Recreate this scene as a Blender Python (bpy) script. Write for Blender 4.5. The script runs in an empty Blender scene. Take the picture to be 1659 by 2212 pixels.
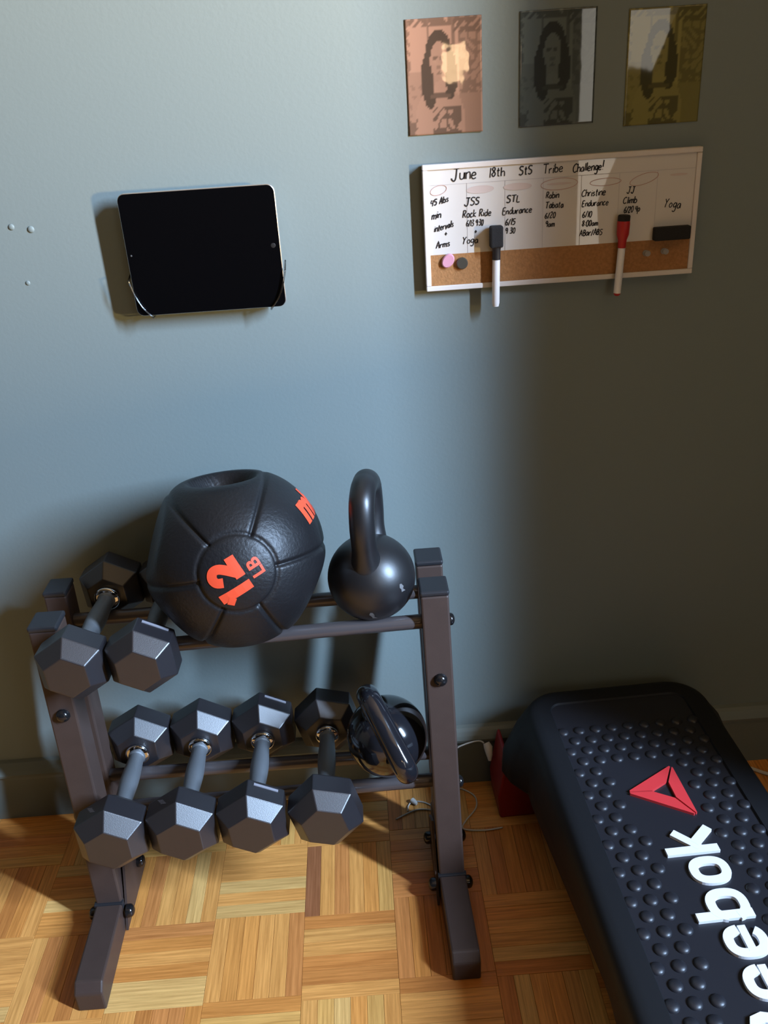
import bpy, bmesh, math, random
import numpy as np
from mathutils import Vector, Matrix

random.seed(7)
S = bpy.context.scene
COL = S.collection
PI = math.pi

# ------------------------------------------------------------------ camera
PITCH, YAW, ROLL = .4521, .0161, -.0666
CAM = Vector((0, -1.3427, 1.2541))
F = Vector((math.sin(YAW)*math.cos(PITCH), math.cos(YAW)*math.cos(PITCH), -math.sin(PITCH)))
R_ = F.cross(Vector((0, 0, 1))).normalized(); U_ = R_.cross(F)
R2 = math.cos(ROLL)*R_ + math.sin(ROLL)*U_
U2 = -math.sin(ROLL)*R_ + math.cos(ROLL)*U_
cd = bpy.data.cameras.new('camera'); cam = bpy.data.objects.new('camera', cd); COL.objects.link(cam)
cd.sensor_fit = 'VERTICAL'; cd.sensor_height = 24; cd.lens = 1900/2212*24; cd.clip_start = .02
m = Matrix((R2, U2, -F)).transposed().to_4x4(); m.translation = CAM
cam.matrix_world = m
S.camera = cam

# ------------------------------------------------------------------ world, lights, exposure
S.view_settings.view_transform = 'Standard'; S.view_settings.look = 'None'
S.cycles.diffuse_bounces = 1; S.view_settings.exposure = 0; S.view_settings.gamma = 1; S.view_settings.use_curve_mapping = False
W = bpy.data.worlds.new('world'); S.world = W; W.use_nodes = True
W.node_tree.nodes['Background'].inputs[0].default_value = (.55, .68, .95, 1)
W.node_tree.nodes['Background'].inputs[1].default_value = .04

def area(name, loc, target, sx, sy, power, color):
    l = bpy.data.lights.new(name, 'AREA'); l.shape = 'RECTANGLE'; l.size = sx; l.size_y = sy
    l.energy = power; l.color = color
    o = bpy.data.objects.new(name, l); COL.objects.link(o); o.location = loc
    o.rotation_euler = (Vector(target)-Vector(loc)).to_track_quat('-Z', 'Y').to_euler()
    return o
# patch of open sky outside the side window, and sunlit garden below it
area('sky_outside_window', (2.75, -2.12, 2.38), (-.1, -.15, .7), .13, 1.45, 455, (.50, .70, 1.0))
area('sunlit_garden_outside', (2.75, -2.12, .80), (-.4, 0, 1.3), .16, .7, 400, (1.0, .66, .24))
# daylight outside the window behind the photographer
area('sky_outside_rear_window', (1.20, -2.95, 1.15), (1.20, 0, 1.15), .6, 1.3, 8, (1.0, .93, .80))
# lit table lamp further back in the room
lp = bpy.data.lights.new('table_lamp_bulb', 'POINT'); lp.energy = 3.0; lp.color = (1, .66, .36); lp.shadow_soft_size = .065
lo = bpy.data.objects.new('table_lamp_bulb', lp); COL.objects.link(lo); lo.location = (.42, -2.15, 1.30)

# ------------------------------------------------------------------ materials
def mat(name, col, rough=.5, metal=0, spec=.5, coat=0, coat_rough=.05, noise=0, nscale=20, bump=0, bscale=200, objcol=False, trans=0, attr=None):
    M = bpy.data.materials.new(name); M.use_nodes = True
    nt = M.node_tree; b = nt.nodes['Principled BSDF']
    b.inputs['Base Color'].default_value = (*col, 1); b.inputs['Roughness'].default_value = rough
    b.inputs['Metallic'].default_value = metal; b.inputs['Specular IOR Level'].default_value = spec
    b.inputs['Coat Weight'].default_value = coat; b.inputs['Coat Roughness'].default_value = coat_rough
    b.inputs['Transmission Weight'].default_value = trans
    tc = nt.nodes.new('ShaderNodeTexCoord')
    if noise:
        n = nt.nodes.new('ShaderNodeTexNoise'); n.inputs['Scale'].default_value = nscale; n.inputs['Detail'].default_value = 5
        nt.links.new(tc.outputs['Object'], n.inputs['Vector'])
        mx = nt.nodes.new('ShaderNodeMix'); mx.data_type = 'RGBA'
        mx.inputs[6].default_value = (*[c*(1-noise) for c in col], 1); mx.inputs[7].default_value = (*[min(1, c*(1+noise)) for c in col], 1)
        nt.links.new(n.outputs['Fac'], mx.inputs[0]); nt.links.new(mx.outputs[2], b.inputs['Base Color'])
    if bump:
        n2 = nt.nodes.new('ShaderNodeTexNoise'); n2.inputs['Scale'].default_value = bscale; n2.inputs['Detail'].default_value = 3
        nt.links.new(tc.outputs['Object'], n2.inputs['Vector'])
        bp = nt.nodes.new('ShaderNodeBump'); bp.inputs['Strength'].default_value = bump; bp.inputs['Distance'].default_value = .002
        nt.links.new(n2.outputs['Fac'], bp.inputs['Height']); nt.links.new(bp.outputs['Normal'], b.inputs['Normal'])
        if coat > .9: nt.links.new(bp.outputs['Normal'], b.inputs['Coat Normal'])
    if attr:
        a = nt.nodes.new('ShaderNodeAttribute'); a.attribute_name = attr
        nt.links.new(a.outputs['Color'], b.inputs['Base Color'])
    return M

M_wall = mat('wall_paint', (.215, .258, .248), .55, bump=.10, bscale=160, noise=.02, nscale=3)
M_wall2 = mat('side_wall_paint', (.16, .14, .11), .6)
M_base = mat('baseboard_paint', (.175, .20, .18), .4)
M_ceil = mat('ceiling_paint', (.22, .20, .18), .8)
M_rack = mat('rack_metal', (.064, .040, .032), .45, spec=.35, bump=.08, bscale=900, noise=.12, nscale=40)
M_rail = mat('rail_metal', (.10, .085, .085), .30, metal=.35)
M_cap = mat('black_plastic', (.022, .022, .025), .45)
M_bolt = mat('bolt_steel', (.05, .048, .05), .18, metal=.8)
M_rub = mat('dumbbell_rubber', (.017, .015, .0175), .37, spec=1.0, bump=.06, bscale=700, noise=.1, nscale=60)
M_chrome = mat('chrome', (.75, .76, .78), .08, metal=1)
M_grip = mat('knurled_chrome', (.21, .225, .24), .40, metal=.5, bump=.35, bscale=1500)
M_ball = mat('medicine_ball_rubber', (.009, .0085, .0095), .45, spec=.45, bump=.30, bscale=210, noise=.1, nscale=50)
M_orange = mat('orange_print', (.92, .085, .03), .5)
M_kba = mat('kettlebell_enamel', (.010, .0095, .0105), .40, spec=.8, bump=.05, bscale=120)
M_kbb = mat('gloss_enamel', (.012, .012, .015), .12, spec=.7, coat=.5, coat_rough=.06)
M_scuff = mat('scuff', (.16, .155, .155), .6)
M_deck = mat('deck_plastic', (.010, .0105, .0125), .55, spec=.32, bump=.05, bscale=600)
M_pad = mat('tread_rubber', (.016, .016, .021), .42, spec=.6, bump=.05, bscale=900)
M_red = mat('red_plastic', (.30, .012, .012), .45)
M_logo = mat('red_logo', (.75, .045, .05), .5)
M_white = mat('white_print', (.94, .93, .95), .5)
M_frame = mat('white_frame', (.80, .74, .70), .4)
M_board = mat('dry_erase_white', (.78, .74, .70), .40, coat=1, coat_rough=.02)
M_line = mat('printed_line', (.60, .56, .55), .3)
M_ink = mat('marker_ink', (.02, .018, .02), .5)
M_inkr = mat('faded_red_ink', (.60, .36, .31), .4)
M_inkf = mat('smudged_red_ink', (.70, .58, .54), .3)
M_cork = mat('cork', (.42, .20, .075), .9, noise=.35, nscale=260, bump=.4, bscale=300)
M_felt = mat('black_felt', (.018, .018, .02), .9, bump=.4, bscale=800)
M_pinkm = mat('pink_plastic', (.75, .36, .48), .35)
M_pin = mat('clear_pin', (.75, .72, .68), .12, trans=.6)
M_greym = mat('grey_metal', (.16, .16, .14), .3, metal=.7)
M_glass = mat('tablet_glass', (.002, .002, .0025), .05, spec=.2)
M_alu = mat('tablet_aluminium', (.80, .80, .80), .25, metal=.9)
def clear():
    M = bpy.data.materials.new('clear_plastic'); M.use_nodes = True; nt = M.node_tree; nt.nodes.clear(); N = nt.nodes.new
    o = N('ShaderNodeOutputMaterial'); mx = N('ShaderNodeMixShader'); tr = N('ShaderNodeBsdfTransparent'); gl = N('ShaderNodeBsdfGlossy'); lw = N('ShaderNodeLayerWeight')
    tr.inputs[0].default_value = (.93, .95, .96, 1); gl.inputs['Roughness'].default_value = .12; lw.inputs[0].default_value = .55
    nt.links.new(lw.outputs['Fresnel'], mx.inputs[0]); nt.links.new(tr.outputs[0], mx.inputs[1]); nt.links.new(gl.outputs[0], mx.inputs[2]); nt.links.new(mx.outputs[0], o.inputs[0])
    return M
M_clear = clear()
M_cable = mat('white_cable', (.70, .66, .60), .5)
M_print = mat('photo_print', (.5, .5, .5), .6, spec=.2, coat=1, coat_rough=.02, attr='print', bump=.02, bscale=14)

M_print1 = mat('photo_print_rippled', (.5, .5, .5), .6, spec=.2, coat=1, coat_rough=.03, attr='print', bump=.35, bscale=11)

def wood():
    M = bpy.data.materials.new('parquet_oak'); M.use_nodes = True
    nt = M.node_tree; b = nt.nodes['Principled BSDF']; N = nt.nodes.new; L = nt.links.new
    oi = N('ShaderNodeObjectInfo'); at = N('ShaderNodeAttribute'); at.attribute_name = 'tone'
    mul = N('ShaderNodeMix'); mul.data_type = 'RGBA'; mul.blend_type = 'MULTIPLY'; mul.inputs[0].default_value = 1
    L(oi.outputs['Color'], mul.inputs[6]); L(at.outputs['Color'], mul.inputs[7])
    tc = N('ShaderNodeTexCoord'); mp = N('ShaderNodeMapping'); mp.inputs['Scale'].default_value = (9, 260, 60)
    ad = N('ShaderNodeVectorMath'); ad.operation = 'ADD'
    rv = N('ShaderNodeVectorMath'); rv.operation = 'SCALE'; rv.inputs[0].default_value = (37, 91, 53)
    L(oi.outputs['Random'], rv.inputs['Scale'])
    uv = N('ShaderNodeAttribute'); uv.attribute_name = 'grain'
    L(uv.outputs['Vector'], mp.inputs['Vector']); L(mp.outputs['Vector'], ad.inputs[0]); L(rv.outputs['Vector'], ad.inputs[1])
    n = N('ShaderNodeTexNoise'); n.inputs['Scale'].default_value = 1; n.inputs['Detail'].default_value = 6; n.inputs['Roughness'].default_value = .65
    L(ad.outputs['Vector'], n.inputs['Vector'])
    cr = N('ShaderNodeValToRGB'); cr.color_ramp.elements[0].position = .3; cr.color_ramp.elements[0].color = (.62, .55, .48, 1)
    cr.color_ramp.elements[1].position = .68; cr.color_ramp.elements[1].color = (1.05, 1.05, 1.05, 1)
    L(n.outputs['Fac'], cr.inputs['Fac'])
    m2 = N('ShaderNodeMix'); m2.data_type = 'RGBA'; m2.blend_type = 'MULTIPLY'; m2.inputs[0].default_value = 1
    L(mul.outputs[2], m2.inputs[6]); L(cr.outputs['Color'], m2.inputs[7]); L(m2.outputs[2], b.inputs['Base Color'])
    b.inputs['Roughness'].default_value = .38; b.inputs['Specular IOR Level'].default_value = .4
    bp = N('ShaderNodeBump'); bp.inputs['Strength'].default_value = .12; bp.inputs['Distance'].default_value = .001
    L(n.outputs['Fac'], bp.inputs['Height']); L(bp.outputs['Normal'], b.inputs['Normal'])
    return M
M_wood = wood()
M_sub = mat('floor_joint', (.16, .08, .03), .8)

# ------------------------------------------------------------------ helpers
def wloc(o):
    v = Vector((0, 0, 0))
    while o is not None:
        v += o.location; o = o.parent
    return v
def link(name, me, material, parent=None, smooth=False):
    o = bpy.data.objects.new(name, me); COL.objects.link(o)
    if material: me.materials.append(material)
    if parent is not None:
        me.transform(Matrix.Translation(-wloc(parent))); o.parent = parent
    if smooth:
        for p in me.polygons: p.use_smooth = True
    return o
def from_bm(name, bm, material, parent=None, smooth=False, angle=None):
    bmesh.ops.recalc_face_normals(bm, faces=bm.faces)
    me = bpy.data.meshes.new(name); bm.to_mesh(me); bm.free()
    o = link(name, me, material, parent, smooth)
    if angle is not None:
        for p in me.polygons: p.use_smooth = True
        bm2 = bmesh.new(); bm2.from_mesh(me)
        for e in bm2.edges:
            e.smooth = not (len(e.link_faces) == 2 and e.calc_face_angle(0) > angle)
        bm2.to_mesh(me); bm2.free()
    return o
def from_py(name, v, f, material, parent=None, smooth=False):
    me = bpy.data.meshes.new(name); me.from_pydata([tuple(p) for p in v], [], f); me.update()
    bm = bmesh.new(); bm.from_mesh(me); bmesh.ops.recalc_face_normals(bm, faces=bm.faces); bm.to_mesh(me); bm.free()
    return link(name, me, material, parent, smooth)
def thing(name, label, cat, loc, group=None):
    o = bpy.data.objects.new(name, None); COL.objects.link(o); o.location = loc; o.empty_display_size = .05
    return tag(o, label, cat, group)
def tag(o, label, cat, group=None):
    o['label'] = label; o['category'] = cat
    if group: o['group'] = group
    return o
def struct(o):
    o['kind'] = 'structure'; return o
def boxbm(bm, a, b, bev=0, seg=2):
    t = bmesh.new()
    bmesh.ops.create_cube(t, size=1)
    a = Vector(a); b = Vector(b)
    for v in t.verts: v.co = Vector(((v.co.x+.5)*(b.x-a.x)+a.x, (v.co.y+.5)*(b.y-a.y)+a.y, (v.co.z+.5)*(b.z-a.z)+a.z))
    if bev: bmesh.ops.bevel(t, geom=t.edges[:], offset=bev, segments=seg, profile=.5, affect='EDGES')
    merge(bm, t)
    return bm
def merge(bm, t):
    mp = {}
    for v in t.verts: mp[v] = bm.verts.new(v.co)
    for f in t.faces:
        try: bm.faces.new([mp[v] for v in f.verts])
        except ValueError: pass
    t.free()
def box(name, a, b, material, parent=None, bev=0, seg=2):
    return from_bm(name, boxbm(bmesh.new(), a, b, bev, seg), material, parent)
def beam(bm, p, q, wx, wy, bev=.003):
    """rectangular tube from p to q, wx wide in x, wy deep in y"""
    t = bmesh.new(); vs = []
    for c in (p, q):
        vs.append([t.verts.new((c[0]+sx*wx/2, c[1]+sy*wy/2, c[2])) for sx, sy in ((-1, -1), (1, -1), (1, 1), (-1, 1))])
    t.faces.new(vs[0][::-1]); t.faces.new(vs[1])
    for i in range(4): t.faces.new((vs[0][i], vs[0][(i+1) % 4], vs[1][(i+1) % 4], vs[1][i]))
    bmesh.ops.recalc_face_normals(t, faces=t.faces)
    if bev: bmesh.ops.bevel(t, geom=t.edges[:], offset=bev, segments=2, profile=.5, affect='EDGES')
    merge(bm, t); return bm
def tube(bm, pts, rad, seg=16, cap=True):
    pts = [Vector(p) for p in pts]
    if not hasattr(rad, '__len__'): rad = [rad]*len(pts)
    rings = []; n = None
    for i, p in enumerate(pts):
        d = (pts[min(i+1, len(pts)-1)]-pts[max(i-1, 0)]).normalized()
        if n is None:
            n = d.cross(Vector((0, 0, 1)) if abs(d.z) < .9 else Vector((1, 0, 0))).normalized()
        else: n = (n-d*n.dot(d)).normalized()
        b = d.cross(n)
        rings.append([bm.verts.new(p+rad[i]*(math.cos(2*PI*k/seg)*n+math.sin(2*PI*k/seg)*b)) for k in range(seg)])
    for a, c in zip(rings, rings[1:]):
        for k in range(seg): bm.faces.new((a[k], a[(k+1) % seg], c[(k+1) % seg], c[k]))
    if cap: bm.faces.new(rings[0][::-1]); bm.faces.new(rings[-1])
    return bm
def catmull(P, n=8):
    P = [Vector(p) for p in P]; out = []
    for i in range(len(P)-1):
        a = P[max(i-1, 0)]; b = P[i]; c = P[i+1]; d = P[min(i+2, len(P)-1)]
        for k in range(n):
            t = k/n
            out.append(.5*((2*b)+(c-a)*t+(2*a-5*b+4*c-d)*t*t+(3*b-a-3*c+d)*t**3))
    return out+[P[-1]]
def dome(bm, c, n, r, h, seg=12, rings=4, base=0):
    """rounded bolt head / stud at c pointing along n"""
    n = Vector(n).normalized(); a = n.orthogonal().normalized(); b = n.cross(a); c = Vector(c)
    R = []
    prof = [(r, 0)] + ([(r, base)] if base else []) + [(r*math.cos(PI/2*k/rings), base+h*math.sin(PI/2*k/rings)) for k in range(1, rings)]
    for rr, z in prof:
        R.append([bm.verts.new(c+n*z+rr*(math.cos(2*PI*k/seg)*a+math.sin(2*PI*k/seg)*b)) for k in range(seg)])
    top = bm.verts.new(c+n*(h+base))
    for p, q in zip(R, R[1:]):
        for k in range(seg): bm.faces.new((p[k], p[(k+1) % seg], q[(k+1) % seg], q[k]))
    for k in range(seg): bm.faces.new((R[-1][k], R[-1][(k+1) % seg], top))
    bm.faces.new(R[0][::-1])
    return bm
def copy_tree(o, parent=None):
    c = o.copy(); COL.objects.link(c)
    if parent is not None: c.parent = parent
    for ch in [x for x in bpy.data.objects if x.parent == o]: copy_tree(ch, c)
    return c

# ------------------------------------------------------------------ room shell
XL, XR, YF, ZC = -3.6, 1.45, -2.7, 2.55
struct(box('wall_back', (XL, 0, 0), (XR+.2, .1, ZC), M_wall))
struct(box('wall_left', (XL-.1, YF-.1, 0), (XL, .1, ZC), M_wall2))
bm = bmesh.new(); t = .16
W1 = (-2.25, -1.06, 1.0, 2.48)          # side window opening: y0, y1, z0, z1
boxbm(bm, (XR, W1[1], 0), (XR+t, 0, ZC)); boxbm(bm, (XR, YF-.1, 0), (XR+t, W1[0], ZC))
boxbm(bm, (XR, W1[0], 0), (XR+t, W1[1], W1[2])); boxbm(bm, (XR, W1[0], W1[3]), (XR+t, W1[1], ZC))
struct(from_bm('wall_right', bm, M_wall2))
bm = bmesh.new(); W2 = (1.0, 1.40, .35, 1.75)
boxbm(bm, (XL, YF-.12, 0), (W2[0], YF, ZC)); boxbm(bm, (W2[1], YF-.12, 0), (XR, YF, ZC))
boxbm(bm, (W2[0], YF-.12, 0), (W2[1], YF, W2[2])); boxbm(bm, (W2[0], YF-.12, W2[3]), (W2[1], YF, ZC))
struct(from_bm('wall_front', bm, M_wall2))
struct(box('ceiling', (XL-.1, YF-.12, ZC), (XR+.16, .1, ZC+.1), M_ceil))
w = struct(box('window_1', (XR+.02, W1[0]-.0, W1[2]-.03), (XR+.1, W1[1], W1[2]), M_frame))
box('window_frame', (XR+.02, W1[0], W1[3]), (XR+.1, W1[1], W1[3]+.03), M_frame, w)
w = struct(box('window_2', (W2[0], YF-.1, W2[2]-.03), (W2[1], YF-.02, W2[2]), M_frame))
box('window_frame', (W2[0], YF-.1, W2[3]), (W2[1], YF-.02, W2[3]+.03), M_frame, w)

# drape tied back across the rear window
rows = []; nx_ = 40
for i in range(25):
    z = W2[2]-.05+(W2[3]-W2[2]+.12)*i/24; xl = max(1.07, min(1.50, 1.19+.42*(z-1.03))) if z > .72 else 1.07-.10*(z-.72)
    rows.append([(xl+(1.44-min(xl, 1.40))*k/nx_, YF+.06+.018*math.sin(k*1.25+z*.6), z) for k in range(nx_+1)])
v = [p for r in rows for p in r]; f = [(i*(nx_+1)+k, i*(nx_+1)+k+1, (i+1)*(nx_+1)+k+1, (i+1)*(nx_+1)+k) for i in range(24) for k in range(nx_)]
v += [(p[0], p[1]+.003, p[2]) for p in v]; n_ = len(rows)*(nx_+1); f += [tuple(a+n_ for a in q[::-1]) for q in f]
from_py('curtain', v, f, mat('curtain_cloth', (.30, .26, .20), .9), w, True)

# baseboard: flat board with a moulded cap
prof = [(0, 0), (-.014, 0), (-.014, .095), (-.013, .100), (-.020, .106), (-.021, .112), (-.017, .119), (-.012, .126), (-.007, .131), (0, .134)]
def baseboard(name, x0, x1):
    v = [(x, y, z) for x in (x0, x1) for y, z in prof]; n = len(prof)
    f = [(i, (i+1) % n, n+(i+1) % n, n+i) for i in range(n)] + [tuple(range(n))[::-1], tuple(range(n, 2*n))]
    return struct(from_py(name, v, f, M_base))
baseboard('baseboard_back', XL, XR)

# ------------------------------------------------------------------ parquet floor
floor = struct(box('floor', (XL-.1, YF-.1, -.06), (XR+.16, .1, -.0022), M_sub))
B = .152; NS = 6; SW = B/NS
TONES = [(0.962, 0.433, 0.114), (0.942, 0.502, 0.141), (0.925, 0.387, 0.092), (0.87, 0.347, 0.081), (0.956, 0.452, 0.124), (0.768, 0.291, 0.071), (0.922, 0.535, 0.178), (0.828, 0.322, 0.09), (0.683, 0.237, 0.07)]
def slat_mesh(i):
    L, Wd, g, bv, h = B/2-.0002, SW/2-.0002, 0, .0003, .008
    t = bmesh.new()
    lo = [t.verts.new((x, y, -h)) for x, y in ((-L, -Wd), (L, -Wd), (L, Wd), (-L, Wd))]
    mi = [t.verts.new((x, y, -bv)) for x, y in ((-L, -Wd), (L, -Wd), (L, Wd), (-L, Wd))]
    hi = [t.verts.new((x*(1-bv/L), y*(1-bv/Wd), 0)) for x, y in ((-L, -Wd), (L, -Wd), (L, Wd), (-L, Wd))]
    for a, b in ((lo, mi), (mi, hi)):
        for k in range(4): t.faces.new((a[k], a[(k+1) % 4], b[(k+1) % 4], b[k]))
    t.faces.new(hi)
    return t
def finish_slat(me, tones, grains):
    a = me.attributes.new('tone', 'FLOAT_COLOR', 'POINT'); g = me.attributes.new('grain', 'FLOAT_VECTOR', 'POINT')
    a.data.foreach_set('color', np.array(tones, np.float32).ravel()); g.data.foreach_set('vector', np.array(grains, np.float32).ravel())
tmp = slat_mesh(0); sm = bpy.data.meshes.new('slat'); tmp.to_mesh(sm); tmp.free()
finish_slat(sm, [(1, 1, 1, 1)]*len(sm.vertices), [tuple(v.co) for v in sm.vertices]); sm.materials.append(M_wood)
sv = [v.co.copy() for v in sm.vertices]; sf = [tuple(p.vertices) for p in sm.polygons]
OFF = {-1: -.298, 0: -.292, 1: -.288, 2: -.298, 3: -.274, 4: -.284}
X0 = -.3144-B
rnd = random.Random(11)
RV, RF, RT, RG = [], [], [], []
nsl = 0
bestlist = []
for k in range(-14, 12):
    xc = X0+(k+.5)*B; yo = OFF.get(k, -.288+rnd.uniform(-.008, .008))
    for r in range(-17, 4):
        y1 = yo+B*(r+1); yc = y1-B/2
        if y1 < YF-.1 or yc-B/2 > .05: continue
        horiz = (k+r) % 2 == 1
        for s in range(NS):
            o = (s-(NS-1)/2)*SW
            px, py = (xc, yc+o) if horiz else (xc+o, yc)
            if px < XL or px > XR+.05 or py > .03 or py < YF: continue
            bt = rnd.random()
            bestlist.append((px, py, horiz, k, r, s))
vis = []
for it in bestlist:
    d = Vector((it[0], it[1], 0))-CAM; z = d.dot(F)
    if z <= .1: continue
    u = 829.5+1900*d.dot(R2)/z; v = 1106-1900*d.dot(U2)/z
    if -40 < u < 1700 and v < 2290 and it[1] > -.75 and not (it[0] > .38 and it[1] < -.05 and it[0] < .57): vis.append((z, it))
vis.sort(key=lambda a: a[0]); visset = set(it for _, it in vis[:298])
KNOWN = {}
for it in bestlist:
    px, py, horiz, k, r, s = it
    base = TONES[rnd.choice((0, 0, 0, 1, 2, 2, 3, 4, 4, 5, 6, 7))]
    j = rnd.uniform(.92, 1.06)
    if k == 1 and r == 0 and s == 0: base = TONES[6]
    if k == 2 and r == 0 and s == 0: pass
    if (k, r) == (3, -1): base = TONES[rnd.choice((7, 5, 3))]
    if (k, r, s) == (2, 0, 0): base = (.40, .15, .06)
    tone = tuple(c*j for c in base)+(1,)
    dz = -rnd.random()*.0005
    if it in visset:
        o = bpy.data.objects.new('slat', sm); COL.objects.link(o); o.parent = floor
        o.location = (px, py, dz); o.rotation_euler = (0, 0, 0 if horiz else PI/2); o.color = tone
    else:
        b0 = len(RV); sh = rnd.uniform(-5, 5)
        for v in sv:
            RV.append((px+v.x, py+v.y, dz+v.z) if horiz else (px-v.y, py+v.x, dz+v.z)); RT.append(tone); RG.append((v.x+sh, v.y+sh, v.z))
        RF += [tuple(b0+i for i in f) for f in sf]
me = bpy.data.meshes.new('far_slats'); me.from_pydata(RV, [], RF); finish_slat(me, RT, RG)
o = link('far_slats', me, M_wood, floor); o['kind'] = 'stuff'; o.color = (1, 1, 1, 1)

# ------------------------------------------------------------------ dumbbell rack
rack = thing('dumbbell_rack', 'dark brown steel two-tier dumbbell rack standing against the grey-blue wall', 'rack', (-.197, -.24, 0))
PW, PD = .043, .046
ZT = .552
SIDES = [dict(b=(-.486, -.260), t=(-.501, -.198), rb=(-.500, -.152), rt=(-.5125, -.096)),
         dict(b=(.091, -.256), t=(.0865, -.180), rb=(.092, -.165), rt=(.087, -.085))]
def at(a, b, z, z0=.048, z1=ZT):
    k = (z-z0)/(z1-z0); return (a[0]+(b[0]-a[0])*k, a[1]+(b[1]-a[1])*k, z)
for i, s in enumerate(SIDES):
    inn = 1 if i == 0 else -1
    for a, b, nm, pw in ((s['b'], s['t'], 'post', PW), (s['rb'], s['rt'], 'post', .036 if i == 0 else PW)):
        from_bm(nm, beam(bmesh.new(), (*a, .048), (*b, ZT), pw, PD), M_rack, rack)
        c = b
        bm = bmesh.new(); boxbm(bm, (c[0]-pw/2-.001, c[1]-PD/2-.001, ZT), (c[0]+pw/2+.001, c[1]+PD/2+.001, ZT+.009), .003)
        from_bm('post_cap', bm, M_cap, rack)
    # foot: tube lying on the floor, front end cut on a slope
    tx = (s['b'][0]+.003, )[0]; toe = -.484 if i == 0 else .095
    xb = s['rb'][0]
    t = bmesh.new(); hw = .022
    secs = [(xb, -.105, 0, .048), (s['b'][0], -.26, 0, .050), (toe, -.425, 0, .050), (toe, -.437, 0, .040), (toe, -.437, 0, 0)]
    rings = []
    for x, y, z0, z1 in secs[:3]: rings.append([t.verts.new((x-hw, y, z0)), t.verts.new((x+hw, y, z0)), t.verts.new((x+hw, y, z1)), t.verts.new((x-hw, y, z1))])
    rings.append([t.verts.new((toe-hw, -.438, 0)), t.verts.new((toe+hw, -.438, 0)), t.verts.new((toe+hw, -.438, .036)), t.verts.new((toe-hw, -.438, .036))])
    for p, q in zip(rings, rings[1:]):
        for k in range(4): t.faces.new((p[k], p[(k+1) % 4], q[(k+1) % 4], q[k]))
    t.faces.new(rings[0][::-1]); t.faces.new(rings[-1])
    bmesh.ops.recalc_face_normals(t, faces=t.faces)
    bmesh.ops.bevel(t, geom=[e for e in t.edges if e.calc_face_angle(0) > .6], offset=.003, segments=2, profile=.5, affect='EDGES')
    foot = from_bm('foot', t, M_rack, rack)
    # collar strap at the elbow, bracket plate and its bolts
    yb = s['b'][1]-PD/2
    box('foot_strap', (s['b'][0]-hw-.002, yb-.004, .002), (s['b'][0]+hw+.002, yb+.005, .0525), M_cap, rack, .001)
    xi = s['b'][0]+inn*(hw+.002)
    v = [(xi, -.30, .004), (xi, -.155, .004), (xi, -.165, .075), (xi, -.235, .13), (xi, -.268, .06)]
    v = v+[(p[0]+inn*.004, p[1], p[2]) for p in v]
    from_py('bracket_plate', v, [(0, 1, 2, 3, 4), (9, 8, 7, 6, 5)]+[(k, (k+1) % 5, 5+(k+1) % 5, 5+k) for k in range(5)], M_rack, rack)
    for y, z in ((yb-.003, .034), (-.19, .045)):
        for sd in (1, -1):
            x = s['b'][0]+sd*inn*(hw+(.006 if sd == 1 else 0))
            from_bm('bolt', dome(bmesh.new(), (x, y, z), (sd*inn, 0, 0), .011, .007, base=.006), M_bolt, rack, angle=.9)
    p = at(s['b'], s['t'], .411 if i == 0 else .413)
    from_bm('bolt', dome(bmesh.new(), (p[0]+.001, p[1]-PD/2, p[2]), (0, -1, .1), .011, .009, base=.001), M_bolt, rack, angle=.9)
    for a, b, z in ((s['b'], s['t'], .50), (s['b'], s['t'], .21), (s['rb'], s['rt'], .5), (s['rb'], s['rt'], .205)):
        p = at(a, b, z)
        from_bm('bolt', dome(bmesh.new(), (p[0]-inn*(PW if z in (.21,) or i == 1 or a is s['b'] else .036)/2, p[1], p[2]), (-inn, 0, 0), .010, .006, base=.003), M_bolt, rack, angle=.9)
L0, R0 = SIDES
RR = .0115
for a, z, dy in (('f', .50, .0), ('f', .2045, .015), ('r', .50, -.006), ('r', .2005, -.006)):
    p = at(L0['b'] if a == 'f' else L0['rb'], L0['t'] if a == 'f' else L0['rt'], z)
    q = at(R0['b'] if a == 'f' else R0['rb'], R0['t'] if a == 'f' else R0['rt'], z)
    from_bm('rail', tube(bmesh.new(), [(p[0]+.015, p[1]+dy, z), (q[0]-.018, q[1]+dy, z)], RR, 20), M_rail, rack, angle=.9)

# ------------------------------------------------------------------ dumbbells
HL, HH, CH = .080, .070, .023       # head length, half handle, chamfer
def head_bm(y0, y1, rot, AP):
    t = bmesh.new(); Rv = AP/math.cos(PI/6); rs = []
    for y, k in ((y0, .62), (y0+CH*(1 if y1 > y0 else -1), 1), (y1-CH*(1 if y1 > y0 else -1), 1), (y1, .62)):
        rs.append([t.verts.new((Rv*k*math.cos(PI/2+rot+j*PI/3), y, Rv*k*math.sin(PI/2+rot+j*PI/3))) for j in range(6)])
    for p, q in zip(rs, rs[1:]):
        for j in range(6): t.faces.new((p[j], p[(j+1) % 6], q[(j+1) % 6], q[j]))
    t.faces.new(rs[0][::-1]); t.faces.new(rs[-1])
    bmesh.ops.recalc_face_normals(t, faces=t.faces)
    bmesh.ops.bevel(t, geom=t.edges[:], offset=.0016, segments=2, profile=.6, affect='EDGES')
    return t
DB_GROUP = 'hex dumbbells on the rack'
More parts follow.
